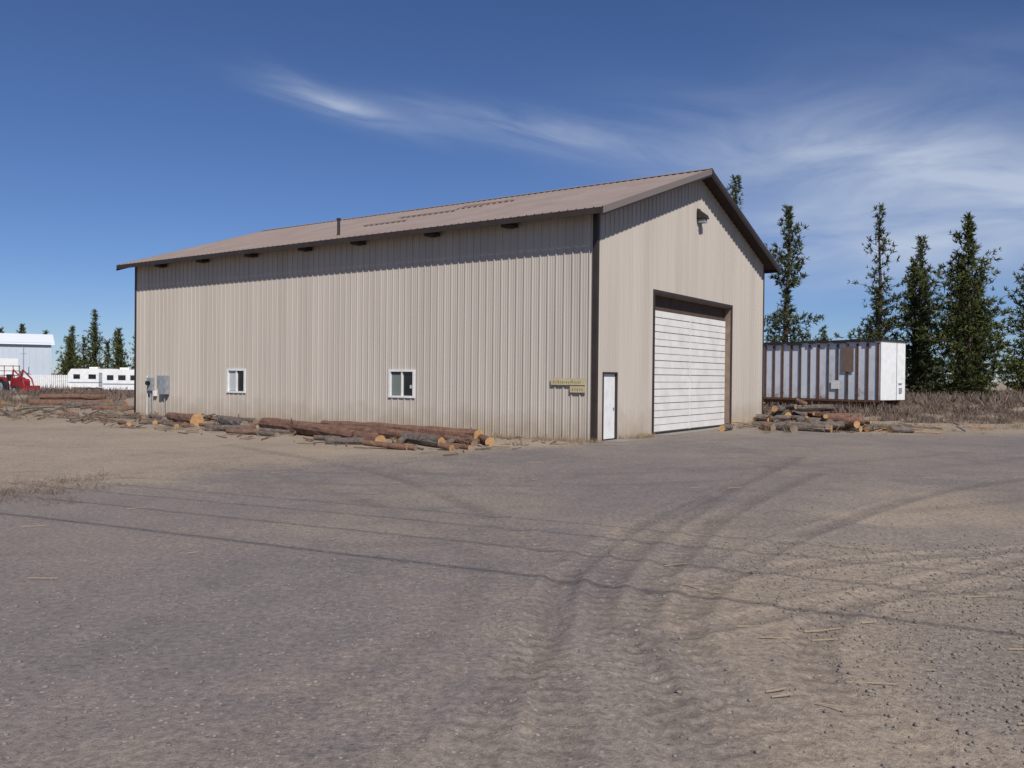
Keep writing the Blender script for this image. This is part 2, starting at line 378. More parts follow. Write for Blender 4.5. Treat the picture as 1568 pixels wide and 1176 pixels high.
for s,t,l,w in ((9.0,4.2,3.2,.22),(7.0,5.4,2.6,.22),(10.3,2.6,2.4,.2),(8.0,4.9,1.5,.2)):
    a=RP(s,t,.045); mb.add([a,a+D1*l,RP(s+l,t+w,.065),RP(s,t+w,.065)],[(0,1,2,3)]); 
mb.obj('roof_patch',[mat('roof_patch_rust',(.16,.105,.085),.7)],shop)
for i,(a,b,c,d) in enumerate(wins):
    wn=MB(); fr=.065
    def bx(u0,u1,z0,z1,o0,o1,mi): wn.box(P(u0,-o0,z0),D1*(u1-u0),-D2*(o1-o0),Z*(z1-z0),mi)
    bx(a-.03,b+.03,d-.03,d+.045,-.08,.05,0); bx(a-.03,b+.03,c-.045,c+.03,-.08,.055,0)
    bx(a-.03,a+fr,c+.031,d-.031,-.08,.05,0); bx(b-fr,b+.03,c+.031,d-.031,-.08,.05,0)
    m_=(a+b)/2; bx(m_-.03,m_+.03,c+.031,d-.031,-.06,.03,0)
    bx(a+fr+.001,m_-.031,c+.031,d-.031,-.05,-.04,1); bx(m_+.031,b-fr-.001,c+.031,d-.031,-.04,-.03,1)
    if i==1: bx(m_+.04,b-fr-.01,c+.05,d-.05,-.028,-.02,2)
    else:
        bx(m_+.04,b-fr-.01,c+.05,d-.12,-.028,-.024,3)
        bx(a+fr+.05,a+fr+.2,c+.3,c+.42,-.039,-.035,2)
    wn.obj('window' if i==0 else 'window_far',[M_white,M_glass,M_blind,mat('curtain_dim%d'%i,(.16,.18,.17),.3)],shop)
od=MB(); rec=.22
n=17; zb=.06; ztopd=4.42; step=(ztopd-zb)/n
for i in range(n):
    z0=zb+i*step; g_=.03 if i%2==0 else .018
    od.box(P(rec,B1+.02,z0+g_),D2*(B2-B1-.04),D1*.04,Z*(step-g_-.004),0)
od.box(P(rec+.02,B1+.01,zb),D2*(B2-B1-.02),D1*.03,Z*(ztopd-zb),1)
od.box(P(rec-.012,(B1+B2)/2-.03,zb),D2*.06,D1*.01,Z*(ztopd-zb),0)
od.box(P(rec-.02,B1+.01,.0),D2*(B2-B1-.02),D1*.08,Z*.058,3)
od.box(P(rec+.05,B1,ztopd),D2*(B2-B1),D1*.06,Z*(BT-ztopd),2)
od.obj('overhead_door',[M_door,M_groove,mat('door_header',(.10,.065,.05),.8,0,(3,.3,.7)),M_black],shop)
tr=MB()
tr.box(P(0.0,B1-.002,0),D2*.01,D1*rec,Z*BT,1); tr.box(P(0.0,B2-.01,0),D2*.01,D1*(rec+.05),Z*BT,1); tr.box(P(0,B1+.012,BT-.012),D2*(B2-B1-.024),D1*(rec+.05),Z*.01,1)
tr.box(P(-.047,B1-.11,-.05),D2*.11,D1*.035,Z*(BT+.05),0); tr.box(P(-.047,B2+.002,-.05),D2*.11,D1*.035,Z*(BT+.05),0); tr.box(P(-.049,B1-.11,BT+.002),D2*(B2-B1+.222),D1*.037,Z*.12,0)
tr.obj('overhead_door_trim',[M_brown,M_jamb],shop)
md=MB()
md.box(P(-.047,DM1-.04,0),D2*.04,D1*.09,Z*(DMT+.0),0); md.box(P(-.047,DM2,0),D2*.04,D1*.09,Z*DMT,0); md.box(P(-.049,DM1-.04,DMT+.002),D2*(DM2-DM1+.08),D1*.09,Z*.05,0)
md.box(P(.03,DM1+.01,.06),D2*(DM2-DM1-.02),D1*.04,Z*(DMT-.07),1)
md.box(P(-.02,DM2-.13,1.0),D2*.05,D1*.05,Z*.05,2); md.box(P(.0,DM1,.0),D2*(DM2-DM1),D1*.08,Z*.055,3)
md.obj('entry_door',[M_brown,M_white,M_grey,M_black],shop)
mb=MB(); mb.box(P(-.8,DM1-.2,-.1),D2*1.5,D1*.73,Z*.13); mb.box(P(-.5,B1-.1,-.12),D2*(B2-B1+.2),D1*.45,Z*.145)
mb.obj('concrete_apron',[M_conc],shop)
mb=MB(); t0=W/2+.1; z0=8.02
mb.box(P(-.06,t0-.14,z0+.1),D2*.28,D1*.04,Z*.4,0)
a=P(-.06,t0-.2,z0+.12); mb.add([a,a+D2*.4,a+D2*.4-D1*.32-Z*.02,a-D1*.32-Z*.02,a+Z*.34,a+D2*.4+Z*.34,a+D2*.4-D1*.28+Z*.12,a-D1*.28+Z*.12],[(3,2,1,0),(4,5,6,7),(0,1,5,4),(1,2,6,5),(2,3,7,6),(3,0,4,7)],0)
mb.box(P(-.32,t0-.14,z0-.05),D2*.28,D1*.24,Z*.14,1)
mb.obj('wall_light',[M_brown,M_grey],shop)
sg=MB()
sg.box(P(.31,-.05,1.76),D1*1.27,-D2*.03,Z*.21,0); sg.box(P(.31,-.05,1.53),D1*.56,-D2*.03,Z*.20,0)
u=1.50
for w in (.07,.06,.08,.05,.07,.04,.08,.06,.03,.07,.05,.06,.07,.04):
    if random.random()<.9: sg.box(P(u-w*.75,-.082,1.82+random.uniform(-.008,.008)),D1*w*.4,-D2*.004,Z*random.choice([.05,.07,.09]),1)
    u-=w*1.25
u=.8
for w in (.07,.06,.08,.05,.07): sg.box(P(u-w*.75,-.082,1.59),D1*w*.4,-D2*.004,Z*.07,1); u-=w*1.3
sg.obj('wooden_name_sign',[M_sign,M_letter],shop)
mb=MB()
mb.box(P(22.25,-.04,1.05),D1*.55,-D2*.2,Z*.85,0); mb.box(P(22.95,-.04,1.5),D1*.12,-D2*.1,Z*.4,0)
mb.box(P(23.45,-.04,1.2),D1*.32,-D2*.16,Z*.6,0); mb.tube(P(23.6,-.2,1.55),P(23.6,-.34,1.55),.1,n=12,mi=1)
mb.tube(P(23.6,-.1,-.1),P(23.6,-.1,1.2),.03); mb.tube(P(22.5,-.1,-.1),P(22.5,-.1,1.05),.03); mb.tube(P(23.9,-.1,-.1),P(23.9,-.1,1.9),.02,mi=2)
mb.box(P(23.2,-.04,.95),D1*.2,-D2*.1,Z*.25,2)
mb.obj('electric_meter_box',[M_grey,M_glass,M_white],shop)
# ------------------------------------------------------------------ logs
def log_into(mb,p0,p1,r0,r1,mi,cmi,seed):
    rr=random.Random(seed); p0=np.array(p0,float);p1=np.array(p1,float); d=p1-p0; ln=np.linalg.norm(d); d/=ln
    x=np.cross(Z,d); nx_=np.linalg.norm(x); x=x/nx_ if nx_>1e-3 else np.array([1.,0,0]); y=np.cross(d,x); n=12; k=max(2,int(ln/.45)); vs=[]
    bend=rr.uniform(-.09,.09)*ln/4; bz=rr.uniform(-.02,.03)*ln/4; tilt=rr.uniform(-.35,.35)
    for j in range(k+1):
        f=j/k; c=p0+d*ln*f+x*bend*math.sin(f*math.pi)+Z*bz*math.sin(f*3); r=(r0+(r1-r0)*f)*rr.uniform(.95,1.05)
        for i in range(n):
            a=2*math.pi*i/n; q=r*(1+rr.uniform(-.09,.09)); e=(tilt*math.cos(a)*r if j in(0,k) else 0); vs.append(c+x*math.cos(a)*q+y*math.sin(a)*q+d*e)
    fs=[(j*n+i,j*n+(i+1)%n,(j+1)*n+(i+1)%n,(j+1)*n+i) for j in range(k) for i in range(n)]
    mb.add(vs,fs,mi); mb.add(vs,[tuple(range(n))[::-1],tuple(k*n+i for i in range(n))],cmi)
    if rr.random()<.6 and r0>.1:
        for _ in range(rr.randint(1,4)):
            f=rr.uniform(.1,.9); a=rr.uniform(.2,2.9); o=x*math.cos(a)+y*math.sin(a); c=p0+d*ln*f
            mb.tube(c+o*r0*.8,c+o*(r0+rr.uniform(.05,.16))+d*.03,.025,.015,n=5,mi=mi,capmi=cmi)
def gl(s,t,z): 
    p=P(s,t,0); p[2]=H1(p[0],p[1])+z; return p
mb=MB(); LM=[M_bark,M_bark2,M_cut,M_cutg]
spec=[(11.4,-3.4,3.9,-5.4,.23,.18,0,2),(9.6,-2.3,2.3,-2.9,.17,.2,0,2),(8.6,-3.3,3.2,-3.9,.15,.16,0,3),
(17.9,-2.9,14.3,-4.1,.17,.26,0,2),(16.0,-2.0,12.9,-2.6,.14,.13,1,3),(14.0,-3.2,11.7,-4.0,.18,.18,1,3),(12.6,-4.9,10.9,-4.3,.12,.12,1,3),(19.9,-2.4,17.4,-3.4,.11,.11,1,3),
(4.4,-3.9,2.4,-4.5,.16,.17,1,2),(5.6,-5.9,4.3,-5.2,.11,.12,1,2),(3.2,-2.2,1.6,-3.3,.14,.15,0,2),(22,-2.2,19.8,-2.8,.08,.08,0,3),(24.5,-2.6,21.8,-2.2,.07,.06,1,3),(11.0,-2.0,8.9,-2.5,.12,.11,0,3),(18.5,-4.6,16.9,-5.2,.09,.09,0,2)]
for i,(a,b,c,d,r0,r1,m_,cm) in enumerate(spec): log_into(mb,gl(a,b,r0*.8),gl(c,d,r1*.8),r0,r1,m_,cm,i)
for i in range(55):
    s=random.uniform(1.2,17); t=random.uniform(-4.9,-1.3)-(1.4 if s<8 else 0)*random.random(); a=random.gauss(0,.9); ln=random.uniform(.25,1.4); r=random.uniform(.04,.11)
    log_into(mb,gl(s,t,r*.7),gl(s+ln*math.cos(a),t+ln*math.sin(a),r*.7+random.uniform(0,.12)),r,r*.85,random.choice([0,0,1,1]),random.choice([2,2,3,3]),100+i)
for i in range(90):
    s=random.uniform(15,31); t=random.uniform(-5.5,-1.0); a=random.gauss(0,.9); ln=random.uniform(.3,2.2); r=random.uniform(.015,.05)
    log_into(mb,gl(s,t,r),gl(s+ln*math.cos(a),t+ln*math.sin(a),r+random.uniform(0,.25)),r,r*.6,random.choice([1,1,0]),3,300+i)
for i in range(260): # bark chips and sticks
    s=random.uniform(.6,18); t=random.uniform(-6.4,-.5); a=random.uniform(0,3.1); ln=random.uniform(.1,.6); r=random.uniform(.008,.03); p=gl(s,t,r); mb.tube(p,gl(s+ln*math.cos(a),t+ln*math.sin(a),r+random.uniform(0,.05)),r,r*.7,n=5,mi=random.choice([0,1,3]))
mb.obj('log_pile',LM,smooth=False)
mb=MB()
def gw(x,y,z): return (x,y,H1(x,y)+z)
for i in range(70):
    x=random.gauss(11.7,1.2); y=random.uniform(33.0,37.5)+(x-11.7)*.2; 
    if tofs(x,y)[1]<W-1.6 and tofs(x,y)[0]>-.9: y-=2
    z=max(0,1.05-abs(x-12.2)*.40-abs(y-35.8)*.22)*random.random(); a=random.choice([random.gauss(-1.2,.5),random.gauss(.1,.7)]); ln=random.uniform(.4,1.6); r=random.uniform(.06,.17)
    dx,dy=math.cos(a)*ln,math.sin(a)*ln
    log_into(mb,gw(x,y,z+r*.85),(x+dx,y+dy,H1(x,y)+z*random.uniform(.5,1.2)+r*.85),r,r*.95,random.choice([0,1,1]),random.choice([2,2,3]),500+i)
for x,y,dx,dy,r in ((14.7,33.0,.9,.1,.13),(13.8,34.3,1.4,.3,.12),(14.8,34.6,.8,-.7,.13),(13.6,33.1,-.5,.7,.12),(10.3,33.6,1.9,-1.2,.15),(9.9,35.0,1.8,-1.3,.13),(12.5,33.4,.5,.6,.13),(15.9,35.5,.9,.2,.1)):
    log_into(mb,gw(x,y,r*.9),gw(x+dx,y+dy,r*.9),r,r,1,2,int(x*100))
for i in range(150):
    x=random.gauss(13.2,2.4); y=random.gauss(35.0,1.6)
    if tofs(x,y)[1]<W+.3 and tofs(x,y)[0]>-.5: continue
    a=random.uniform(0,3.1); ln=random.uniform(.2,1.3); r=random.uniform(.01,.035); z=random.uniform(0,.25); mb.tube(gw(x,y,r+z*random.random()),gw(x+ln*math.cos(a),y+ln*math.sin(a),r+z),r,r*.6,n=5,mi=random.choice([0,1,3,2]))
mb.obj('log_pile',LM)
mb=MB()
for i,(x0,y0,x1,y1,z,r) in enumerate(((-28.6,50.5,-23.6,50.0,0,.2),(-28.2,50.9,-24.2,50.6,.33,.18),(-27.8,51.2,-24,51.3,0,.2),(-33,49.5,-29.8,49.8,0,.17),(-25,47.5,-21.5,47.3,0,.18),(-22.5,45.5,-19.5,46.5,0,.12))):
    log_into(mb,gw(x0,y0,z+r*.9),gw(x1,y1,z+r*.9),r,r,0 if i!=4 else 1,2,700+i)
for i in range(40):
    x=random.uniform(-30,-15);y=random.uniform(38,49);a=random.uniform(0,3.1);ln=random.uniform(.5,2);r=random.uniform(.03,.08)
    log_into(mb,gw(x,y,r),gw(x+ln*math.cos(a),y+ln*math.sin(a),r+.1),r,r*.7,random.choice([0,1,1]),3,800+i)
mb.obj('log_pile',LM)
# ------------------------------------------------------------------ old box trailer
trl=empty('old_box_trailer')
NC=np.array([20.8,48,.88]); u1=np.array([-.62,.785,0]); u1/=np.linalg.norm(u1); u2=np.array([-u1[1],u1[0],0])*-1; LT,WT,HT=13.0,2.7,3.35
mb=MB()
mb.box(NC,u1*LT,u2*WT,Z*HT,0); mb.obj('body',[M_trailer],trl)
mb=MB(); mb.box(NC-u1*.035+u2*-.02,u1*.03,u2*(WT+.04),Z*HT,0)
mb.box(NC-u1*.06+u2*1.7,u1*.02,u2*.03,Z*HT,1); mb.box(NC-u1*.08+u2*1.95+Z*.9,u1*.04,u2*.35,Z*.08,1); mb.box(NC-u1*.08+u2*2.0+Z*.4,u1*.04,u2*.3,Z*.3,1)
mb.obj('white_rear_doors',[M_white,M_grey],trl)
mb=MB(); k=0.08
while k<LT:
    mb.box(NC+u1*k-u2*.045,u1*random.uniform(.11,.16),u2*.042,Z*(HT-.12),0 if random.random()<.65 else 1); k+=.62
mb.box(NC-u2*.06+Z*-.12,u1*LT,u2*.055,Z*.11,1); mb.box(NC+u2*.3-Z*.35,u1*LT,u2*.15,Z*.34,1); mb.box(NC+u2*2.2-Z*.35,u1*LT,u2*.15,Z*.34,1)
for k in (1.2,4.2,7.5,11): mb.box(NC+u1*k+u2*.3-Z*1.1,u1*.35,u2*.35,Z*.76,1); mb.box(NC+u1*k+u2*2.0-Z*1.1,u1*.35,u2*.35,Z*.76,1)
mb.obj('side_posts',[mat('dark_post',(.12,.11,.11),.7,0,(3,.3,.7),None,(.07,.045,.035)),M_rust],trl)
mb=MB(); mb.box(NC-u1*.1-u2*.1+Z*(HT-.0),u1*(LT+.2),u2*(WT+.2),Z*.10,0)
k=.3
while k<LT-.5:
    l=random.uniform(.4,1.1); mb.box(NC+u1*k-u2*.13+Z*(HT-.03-random.uniform(0,.1)),u1*l,u2*.03,Z*.19,0); k+=l+random.uniform(.1,.5)
mb.obj('tar_roof',[mat('tar_roof',(.03,.027,.026),.9)],trl)
mb=MB(); mb.box(NC+u1*1.6-u2*.07+Z*1.6,u1*.75,u2*.02,Z*1.45,0); mb.box(NC+u1*2.5-u2*.07+Z*.6,u1*.5,u2*.02,Z*.5,1)
mb.obj('side_hatch',[mat('hatch_brown',(.24,.17,.13),.8,0,(2,.3,.7)),M_white],trl)
# ------------------------------------------------------------------ pines
def pine(x,y,Ht,R,seed,c0=.12,dens=1.0,matn=None,sparse_top=False,wild=.35,name='pine_tree',K=9,ex=.72):
    rs=np.random.default_rng(seed); rr=random.Random(seed); z0=H1(x,y)-.1
    verts=[];faces=[];tone=[]
    def addtube(pts,rad,n):
        b=len(verts)
        for p,r in zip(pts,rad):
            for i in range(n): a=2*math.pi*i/n; verts.append((p[0]+math.cos(a)*r,p[1]+math.sin(a)*r,p[2])); tone.append(.3)
        for j in range(len(pts)-1):
            for i in range(n): faces.append((b+j*n+i,b+j*n+(i+1)%n,b+(j+1)*n+(i+1)%n,b+(j+1)*n+i))
    lean=(rr.gauss(0,.2),rr.gauss(0,.15)); tp=[];tr_=[]
    for j in range(13):
        f=j/12; tp.append((x+lean[0]*f+.08*math.sin(f*9+seed),y+lean[1]*f,z0+f*Ht)); tr_.append((.018*Ht)*(1-f)**.9+.015)
    addtube(tp,tr_,8)
    cc=[];cd=[];cs=[];ct=[]
    nb=int(Ht*7*dens); i=0; h=c0
    gaps=[(rr.random(),rr.uniform(.03,.08),rr.uniform(0,6.28)) for _ in range(8)]
    for i in range(nb):
        h=c0+(1-c0)*((i+rr.random())/nb); h=min(h,.995)
        az=i*2.399+rr.uniform(-.6,.6); g=(h-c0)/(1-c0)
        pf=(1-g)**ex*min(1,.5+g*3.5)
        lobe=.9+.22*math.sin(az*2+seed)*math.sin(g*9+seed)+.2*math.sin(g*23+seed*2+az)
        ln=R*pf*lobe*rr.uniform(1-wild*1.4,1+wild*.6)+.25
        for g0,gw_,ga in gaps:
            if abs(g-g0)<gw_ and math.cos(az-ga)>.0: ln*=.4
        up=-.25+.95*g+rr.uniform(-.12,.12); dv=np.array([math.cos(az)*math.cos(up),math.sin(az)*math.cos(up),math.sin(up)])
        bx=x+lean[0]*h; by=y+lean[1]*h; base=np.array([bx,by,z0+h*Ht])
        def pt(f): return base+dv*ln*f+Z*(.14*ln*f*f)
        b=len(verts); r=.012+.010*ln
        for f,q in ((0,1.),(1,.25)):
            p=pt(f)
            for k in range(3): a=2.1*k; verts.append((p[0]-dv[1]*math.cos(a)*r*q,p[1]+dv[0]*math.cos(a)*r*q,p[2]+math.sin(a)*r*q)); tone.append(.2)
        for k in range(3): faces.append((b+k,b+(k+1)%3,b+3+(k+1)%3,b+3+k))
        nc=max(3,int(ln*6)); f0=.25 if ln>1 else .1
        if sparse_top and g>.5: nc=max(2,int(nc*.5))
        bt=rr.random()
        for k in range(nc):
            f=f0+(1.03-f0)*((k+rr.random())/nc); sp=.14*ln*(1-abs(f-.6))+.05
            p=pt(f)+np.array([rr.gauss(0,sp),rr.gauss(0,sp),rr.gauss(0,sp*.35)])
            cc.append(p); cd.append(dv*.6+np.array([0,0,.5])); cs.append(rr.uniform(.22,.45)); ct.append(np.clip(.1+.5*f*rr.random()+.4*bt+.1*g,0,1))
    cc=np.array(cc);cd=np.array(cd);cs=np.array(cs);ct=np.array(ct)
    n=len(cc); c=np.repeat(cc,K,0); d=np.repeat(cd,K,0)+rs.normal(0,.7,(n*K,3)); d/=np.linalg.norm(d,axis=1)[:,None]; s=np.repeat(cs,K)[:,None]*rs.uniform(.6,1.2,(n*K,1))
    w=np.cross(d,rs.normal(0,1,(n*K,3))); w/=np.linalg.norm(w,axis=1)[:,None]; wd=s*.20
    a=c-w*wd*.6; b_=c+w*wd*.6; m1=c+d*s+w*wd*.25; m2=c+d*s-w*wd*.25
    V=np.stack([a,b_,m1,m2],1).reshape(-1,3); T=np.repeat(np.clip(np.repeat(ct,K)+rs.normal(0,.1,n*K),0,1),4)
    nb0=len(verts); V=np.vstack([np.array(verts),V]); Fq=(np.arange(n*K*4).reshape(-1,4)+nb0)
    Fa=np.vstack([np.array(faces),Fq]); tone_=np.concatenate([np.array(tone),T])
    me=bpy.data.meshes.new(name); me.vertices.add(len(V)); me.vertices.foreach_set('co',V.astype(np.float32).ravel())
    me.loops.add(Fa.size); me.loops.foreach_set('vertex_index',Fa.ravel().astype(np.int32)); me.polygons.add(len(Fa))
    me.polygons.foreach_set('loop_start',(np.arange(len(Fa))*4).astype(np.int32))
    me.materials.append(M_trunk); me.materials.append(matn or M_need)
    me.polygons.foreach_set('material_index',np.concatenate([np.zeros(len(faces)),np.ones(len(Fq))]).astype(np.int32))
    me.update(calc_edges=True)
    at=me.attributes.new('tone','FLOAT','POINT'); at.data.foreach_set('value',tone_.astype(np.float32))
    return new_obj(name,me)
# x, y, height, radius, seed, crown base, density
for (x,y,h,r,sd,c0,de,spt) in ((24.4,76,17.0,3.2,1,.12,1.35,False),(21.7,85,21.6,2.6,2,.2,1.0,False),(30.2,70,15.7,3.2,3,.05,1.15,True),(38.4,80,14.9,3.2,4,.05,1.4,False),
     (35.2,65.5,14.0,4.1,5,.03,1.9,False),(43.6,72,11.9,3.4,6,.05,1.4,False),(31.4,73,9.4,2.8,13,.04,1.4,False),(46.2,88,14.5,3.4,14,.05,1.2,False),
     (33.4,70.5,11.5,3.0,16,.03,1.4,False),(50,80,15,3.6,17,.08,1.1,False),(55,72,14,3.5,18,.08,1,False),(62,84,16,3.6,19,.08,1,False),(37.8,69,9.2,3.0,32,.03,1.4,False),(40.8,84,12.5,3.0,33,.05,1.2,False),(42.6,80,11.0,3.0,34,.05,1.2,False)):
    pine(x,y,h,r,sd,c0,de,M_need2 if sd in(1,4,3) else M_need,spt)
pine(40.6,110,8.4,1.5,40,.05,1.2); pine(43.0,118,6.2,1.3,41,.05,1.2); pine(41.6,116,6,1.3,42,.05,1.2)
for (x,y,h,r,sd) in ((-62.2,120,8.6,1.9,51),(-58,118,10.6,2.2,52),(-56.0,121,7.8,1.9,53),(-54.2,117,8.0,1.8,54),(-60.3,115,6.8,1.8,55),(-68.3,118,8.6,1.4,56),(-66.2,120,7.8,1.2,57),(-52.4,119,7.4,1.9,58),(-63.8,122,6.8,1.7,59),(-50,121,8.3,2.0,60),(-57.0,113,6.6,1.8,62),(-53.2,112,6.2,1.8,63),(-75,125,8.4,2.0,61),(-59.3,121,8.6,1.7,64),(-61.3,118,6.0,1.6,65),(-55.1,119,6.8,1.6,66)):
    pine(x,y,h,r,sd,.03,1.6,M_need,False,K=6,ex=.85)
def tree_belt(name,items):
    objs=[pine(*it,name=name,K=4) for it in items]
    bm=bmesh.new()
    for o in objs: bm.from_mesh(o.data); m_=o.data; bpy.data.objects.remove(o); bpy.data.meshes.remove(m_)
    me=bpy.data.meshes.new(name); bm.to_mesh(me); bm.free(); me.materials.append(M_trunk); me.materials.append(M_need); return new_obj(name,me)
items=[]
for i in range(20):
    d=random.uniform(170,230); k=random.choice([random.uniform(-.66,-.46),random.uniform(.45,.75),random.uniform(.45,.75)]); items.append((k*d,d,random.uniform(5,8),random.uniform(2,3),900+i,.03,.4))
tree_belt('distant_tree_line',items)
# ------------------------------------------------------------------ brush, grass
def tufts(name,centres,matn,blades,hgt,wid,spread,outw=.6):
    rs=np.random.default_rng(len(centres)); c=np.array(centres); n=len(c); K=blades
    sz=np.repeat(c[:,3],K)[:,None]; base=np.repeat(c[:,:3],K,0); off=rs.normal(0,spread,(n*K,3))*sz; off[:,2]=0
    d=np.stack([rs.normal(0,outw,n*K),rs.normal(0,outw,n*K),np.abs(rs.normal(.8,.3,n*K))],1); d/=np.linalg.norm(d,axis=1)[:,None]
    l=sz*hgt*rs.uniform(.4,1.1,(n*K,1)); w=np.cross(d,rs.normal(0,1,(n*K,3))); w/=np.linalg.norm(w,axis=1)[:,None]
    b=base+off; ww=wid*sz
    V=np.stack([b-w*ww*.5,b+w*ww*.5,b+d*l+w*ww*.2,b+d*l-w*ww*.2],1).reshape(-1,3); T=np.repeat(np.clip(np.repeat(rs.random(n),K)*.6+rs.random(n*K)*.4,0,1),4)
    F=np.arange(len(V)).reshape(-1,4)
    me=bpy.data.meshes.new(name); me.vertices.add(len(V)); me.vertices.foreach_set('co',V.astype(np.float32).ravel()); me.loops.add(F.size); me.loops.foreach_set('vertex_index',F.ravel().astype(np.int32)); me.polygons.add(len(F)); me.polygons.foreach_set('loop_start',(np.arange(len(F))*4).astype(np.int32)); me.update(calc_edges=True); me.materials.append(matn)
    at=me.attributes.new('tone','FLOAT','POINT'); at.data.foreach_set('value',T.astype(np.float32)); return new_obj(name,me)
cs=[]
for i in range(1700):
    if random.random()<.5: y=random.uniform(60,115)**1.0; x=y*random.uniform(-.68,-.38)
    else: y=random.uniform(47,110); x=y*random.uniform(.40,.75)
    q=np.array([x,y,0])-NC; 
    if -1<np.dot(q,u1)<LT+1 and -.6<np.dot(q,u2)<WT+.5: continue
    cs.append((x,y,H1(x,y)-.05,random.uniform(.4,1.05)))
for i in range(110):
    x=random.uniform(12.5,21); y=random.uniform(44.0,47.5)-(x-20)*.35; cs.append((x,y+1.0,H1(x,y)-.05,random.uniform(.4,.95)))
for i in range(110):
    y=random.uniform(50,62); x=y*random.uniform(-.66,-.46); cs.append((x,y,H1(x,y)-.05,random.uniform(.4,.9)))
for i in range(260):
    y=random.uniform(40,54); x=y*random.uniform(.43,.70); cs.append((x,y,H1(x,y)-.05,random.uniform(.15,.6)))
tufts('sagebrush',cs,M_brush,60,.85,.055,.35)
cs=[]
for i in range(420):
    s=random.uniform(-.2,25); t=-random.expovariate(1/.3)-.05; p=P(s,t,0); cs.append((p[0],p[1],H1(p[0],p[1])-.02,random.uniform(.10,.30)))
for i in range(200):
    s=random.uniform(1,25); t=random.uniform(-5,-1.5); p=P(s,t,0); cs.append((p[0],p[1],H1(p[0],p[1])-.02,random.uniform(.10,.28)))
for i in range(130):
    x=random.gauss(12.8,2.4); y=random.gauss(35.5,1.7)
    if tofs(x,y)[1]<W+.2 and tofs(x,y)[0]>-.3: continue
    cs.append((x,y,H1(x,y)-.02,random.uniform(.15,.4)))
for i in range(50):
    p=P(-.2+random.gauss(0,.15),random.choice([random.uniform(1.6,4),random.uniform(11.6,15.5)]),0); cs.append((p[0],p[1],H1(p[0],p[1]),random.uniform(.12,.26)))
for i in range(600):
    y=random.uniform(34,60); x=y*random.choice([random.uniform(.40,.7),random.uniform(-.64,-.45)]); cs.append((x,y,H1(x,y)-.02,random.uniform(.12,.4)))
tufts('dry_grass',cs,M_grass,40,.9,.03,.3)
cs=[]
for i in range(70):
    x=random.gauss(-8.3,.8); y=random.gauss(14.4,.9); cs.append((x,y,H1(x,y)-.02,random.uniform(.10,.28)))
tufts('low_brush',cs,M_brush,30,.9,.03,.6,.9)
def stones(name,pts):
    ico=[(0,0,-1),(.72,-.53,-.45),(-.28,-.85,-.45),(-.89,0,-.45),(-.28,.85,-.45),(.72,.53,-.45),(.28,-.85,.45),(-.72,-.53,.45),(-.72,.53,.45),(.28,.85,.45),(.89,0,.45),(0,0,1)]
    fi=[(0,1,2),(1,0,5),(0,2,3),(0,3,4),(0,4,5),(1,5,10),(2,1,6),(3,2,7),(4,3,8),(5,4,9),(1,10,6),(2,6,7),(3,7,8),(4,8,9),(5,9,10),(6,10,11),(7,6,11),(8,7,11),(9,8,11),(10,9,11)]
    ico=np.array(ico); fi=np.array(fi); n=len(pts); pts=np.array(pts); rs=np.random.default_rng(3)
    sc=pts[:,3][:,None,None]*rs.uniform(.6,1.3,(n,1,3))*np.array([1,1,.6]); V=ico[None]*sc*rs.uniform(.8,1.2,(n,12,1)); a=rs.uniform(0,6.3,n); ca,sa=np.cos(a)[:,None],np.sin(a)[:,None]
    V=np.stack([V[:,:,0]*ca-V[:,:,1]*sa,V[:,:,0]*sa+V[:,:,1]*ca,V[:,:,2]],2)+pts[:,None,:3]; V=V.reshape(-1,3); F=(fi[None]+(np.arange(n)*12)[:,None,None]).reshape(-1,3)
    me=bpy.data.meshes.new(name); me.vertices.add(len(V)); me.vertices.foreach_set('co',V.astype(np.float32).ravel()); me.loops.add(F.size); me.loops.foreach_set('vertex_index',F.ravel().astype(np.int32)); me.polygons.add(len(F)); me.polygons.foreach_set('loop_start',(np.arange(len(F))*3).astype(np.int32)); me.update(calc_edges=True); me.materials.append(M_stone); return new_obj(name,me)
xs=rng.uniform(-7,9,6500); ys=3.6+rng.random(6500)**1.6*18
xs2=rng.uniform(2.2,8,8000); ys2=rng.uniform(3.8,10.5,8000)
xx=np.concatenate([xs,xs2]); yy=np.concatenate([ys,ys2]); hh=hfun(xx,yy); sz=.006+.016*rng.random(len(xx))**3
stones('loose_gravel',np.stack([xx,yy,hh+sz*.2,sz],1))
mb=MB()
for i in range(60):
    x,y=random.choice([(random.uniform(1.5,5.5),random.uniform(4.2,9)),(random.uniform(-7,9),random.uniform(8,22))]); a=random.uniform(-.6,.6); ln=random.uniform(.06,.35); h=float(hfun(np.array([x]),np.array([y]))[0])+.01
    mb.tube((x,y,h),(x+math.cos(a)*ln,y+math.sin(a)*ln,h+.01),.006,.004,n=5)
mb.obj('fallen_twigs',[mat('twig',(.30,.23,.16),.9)])
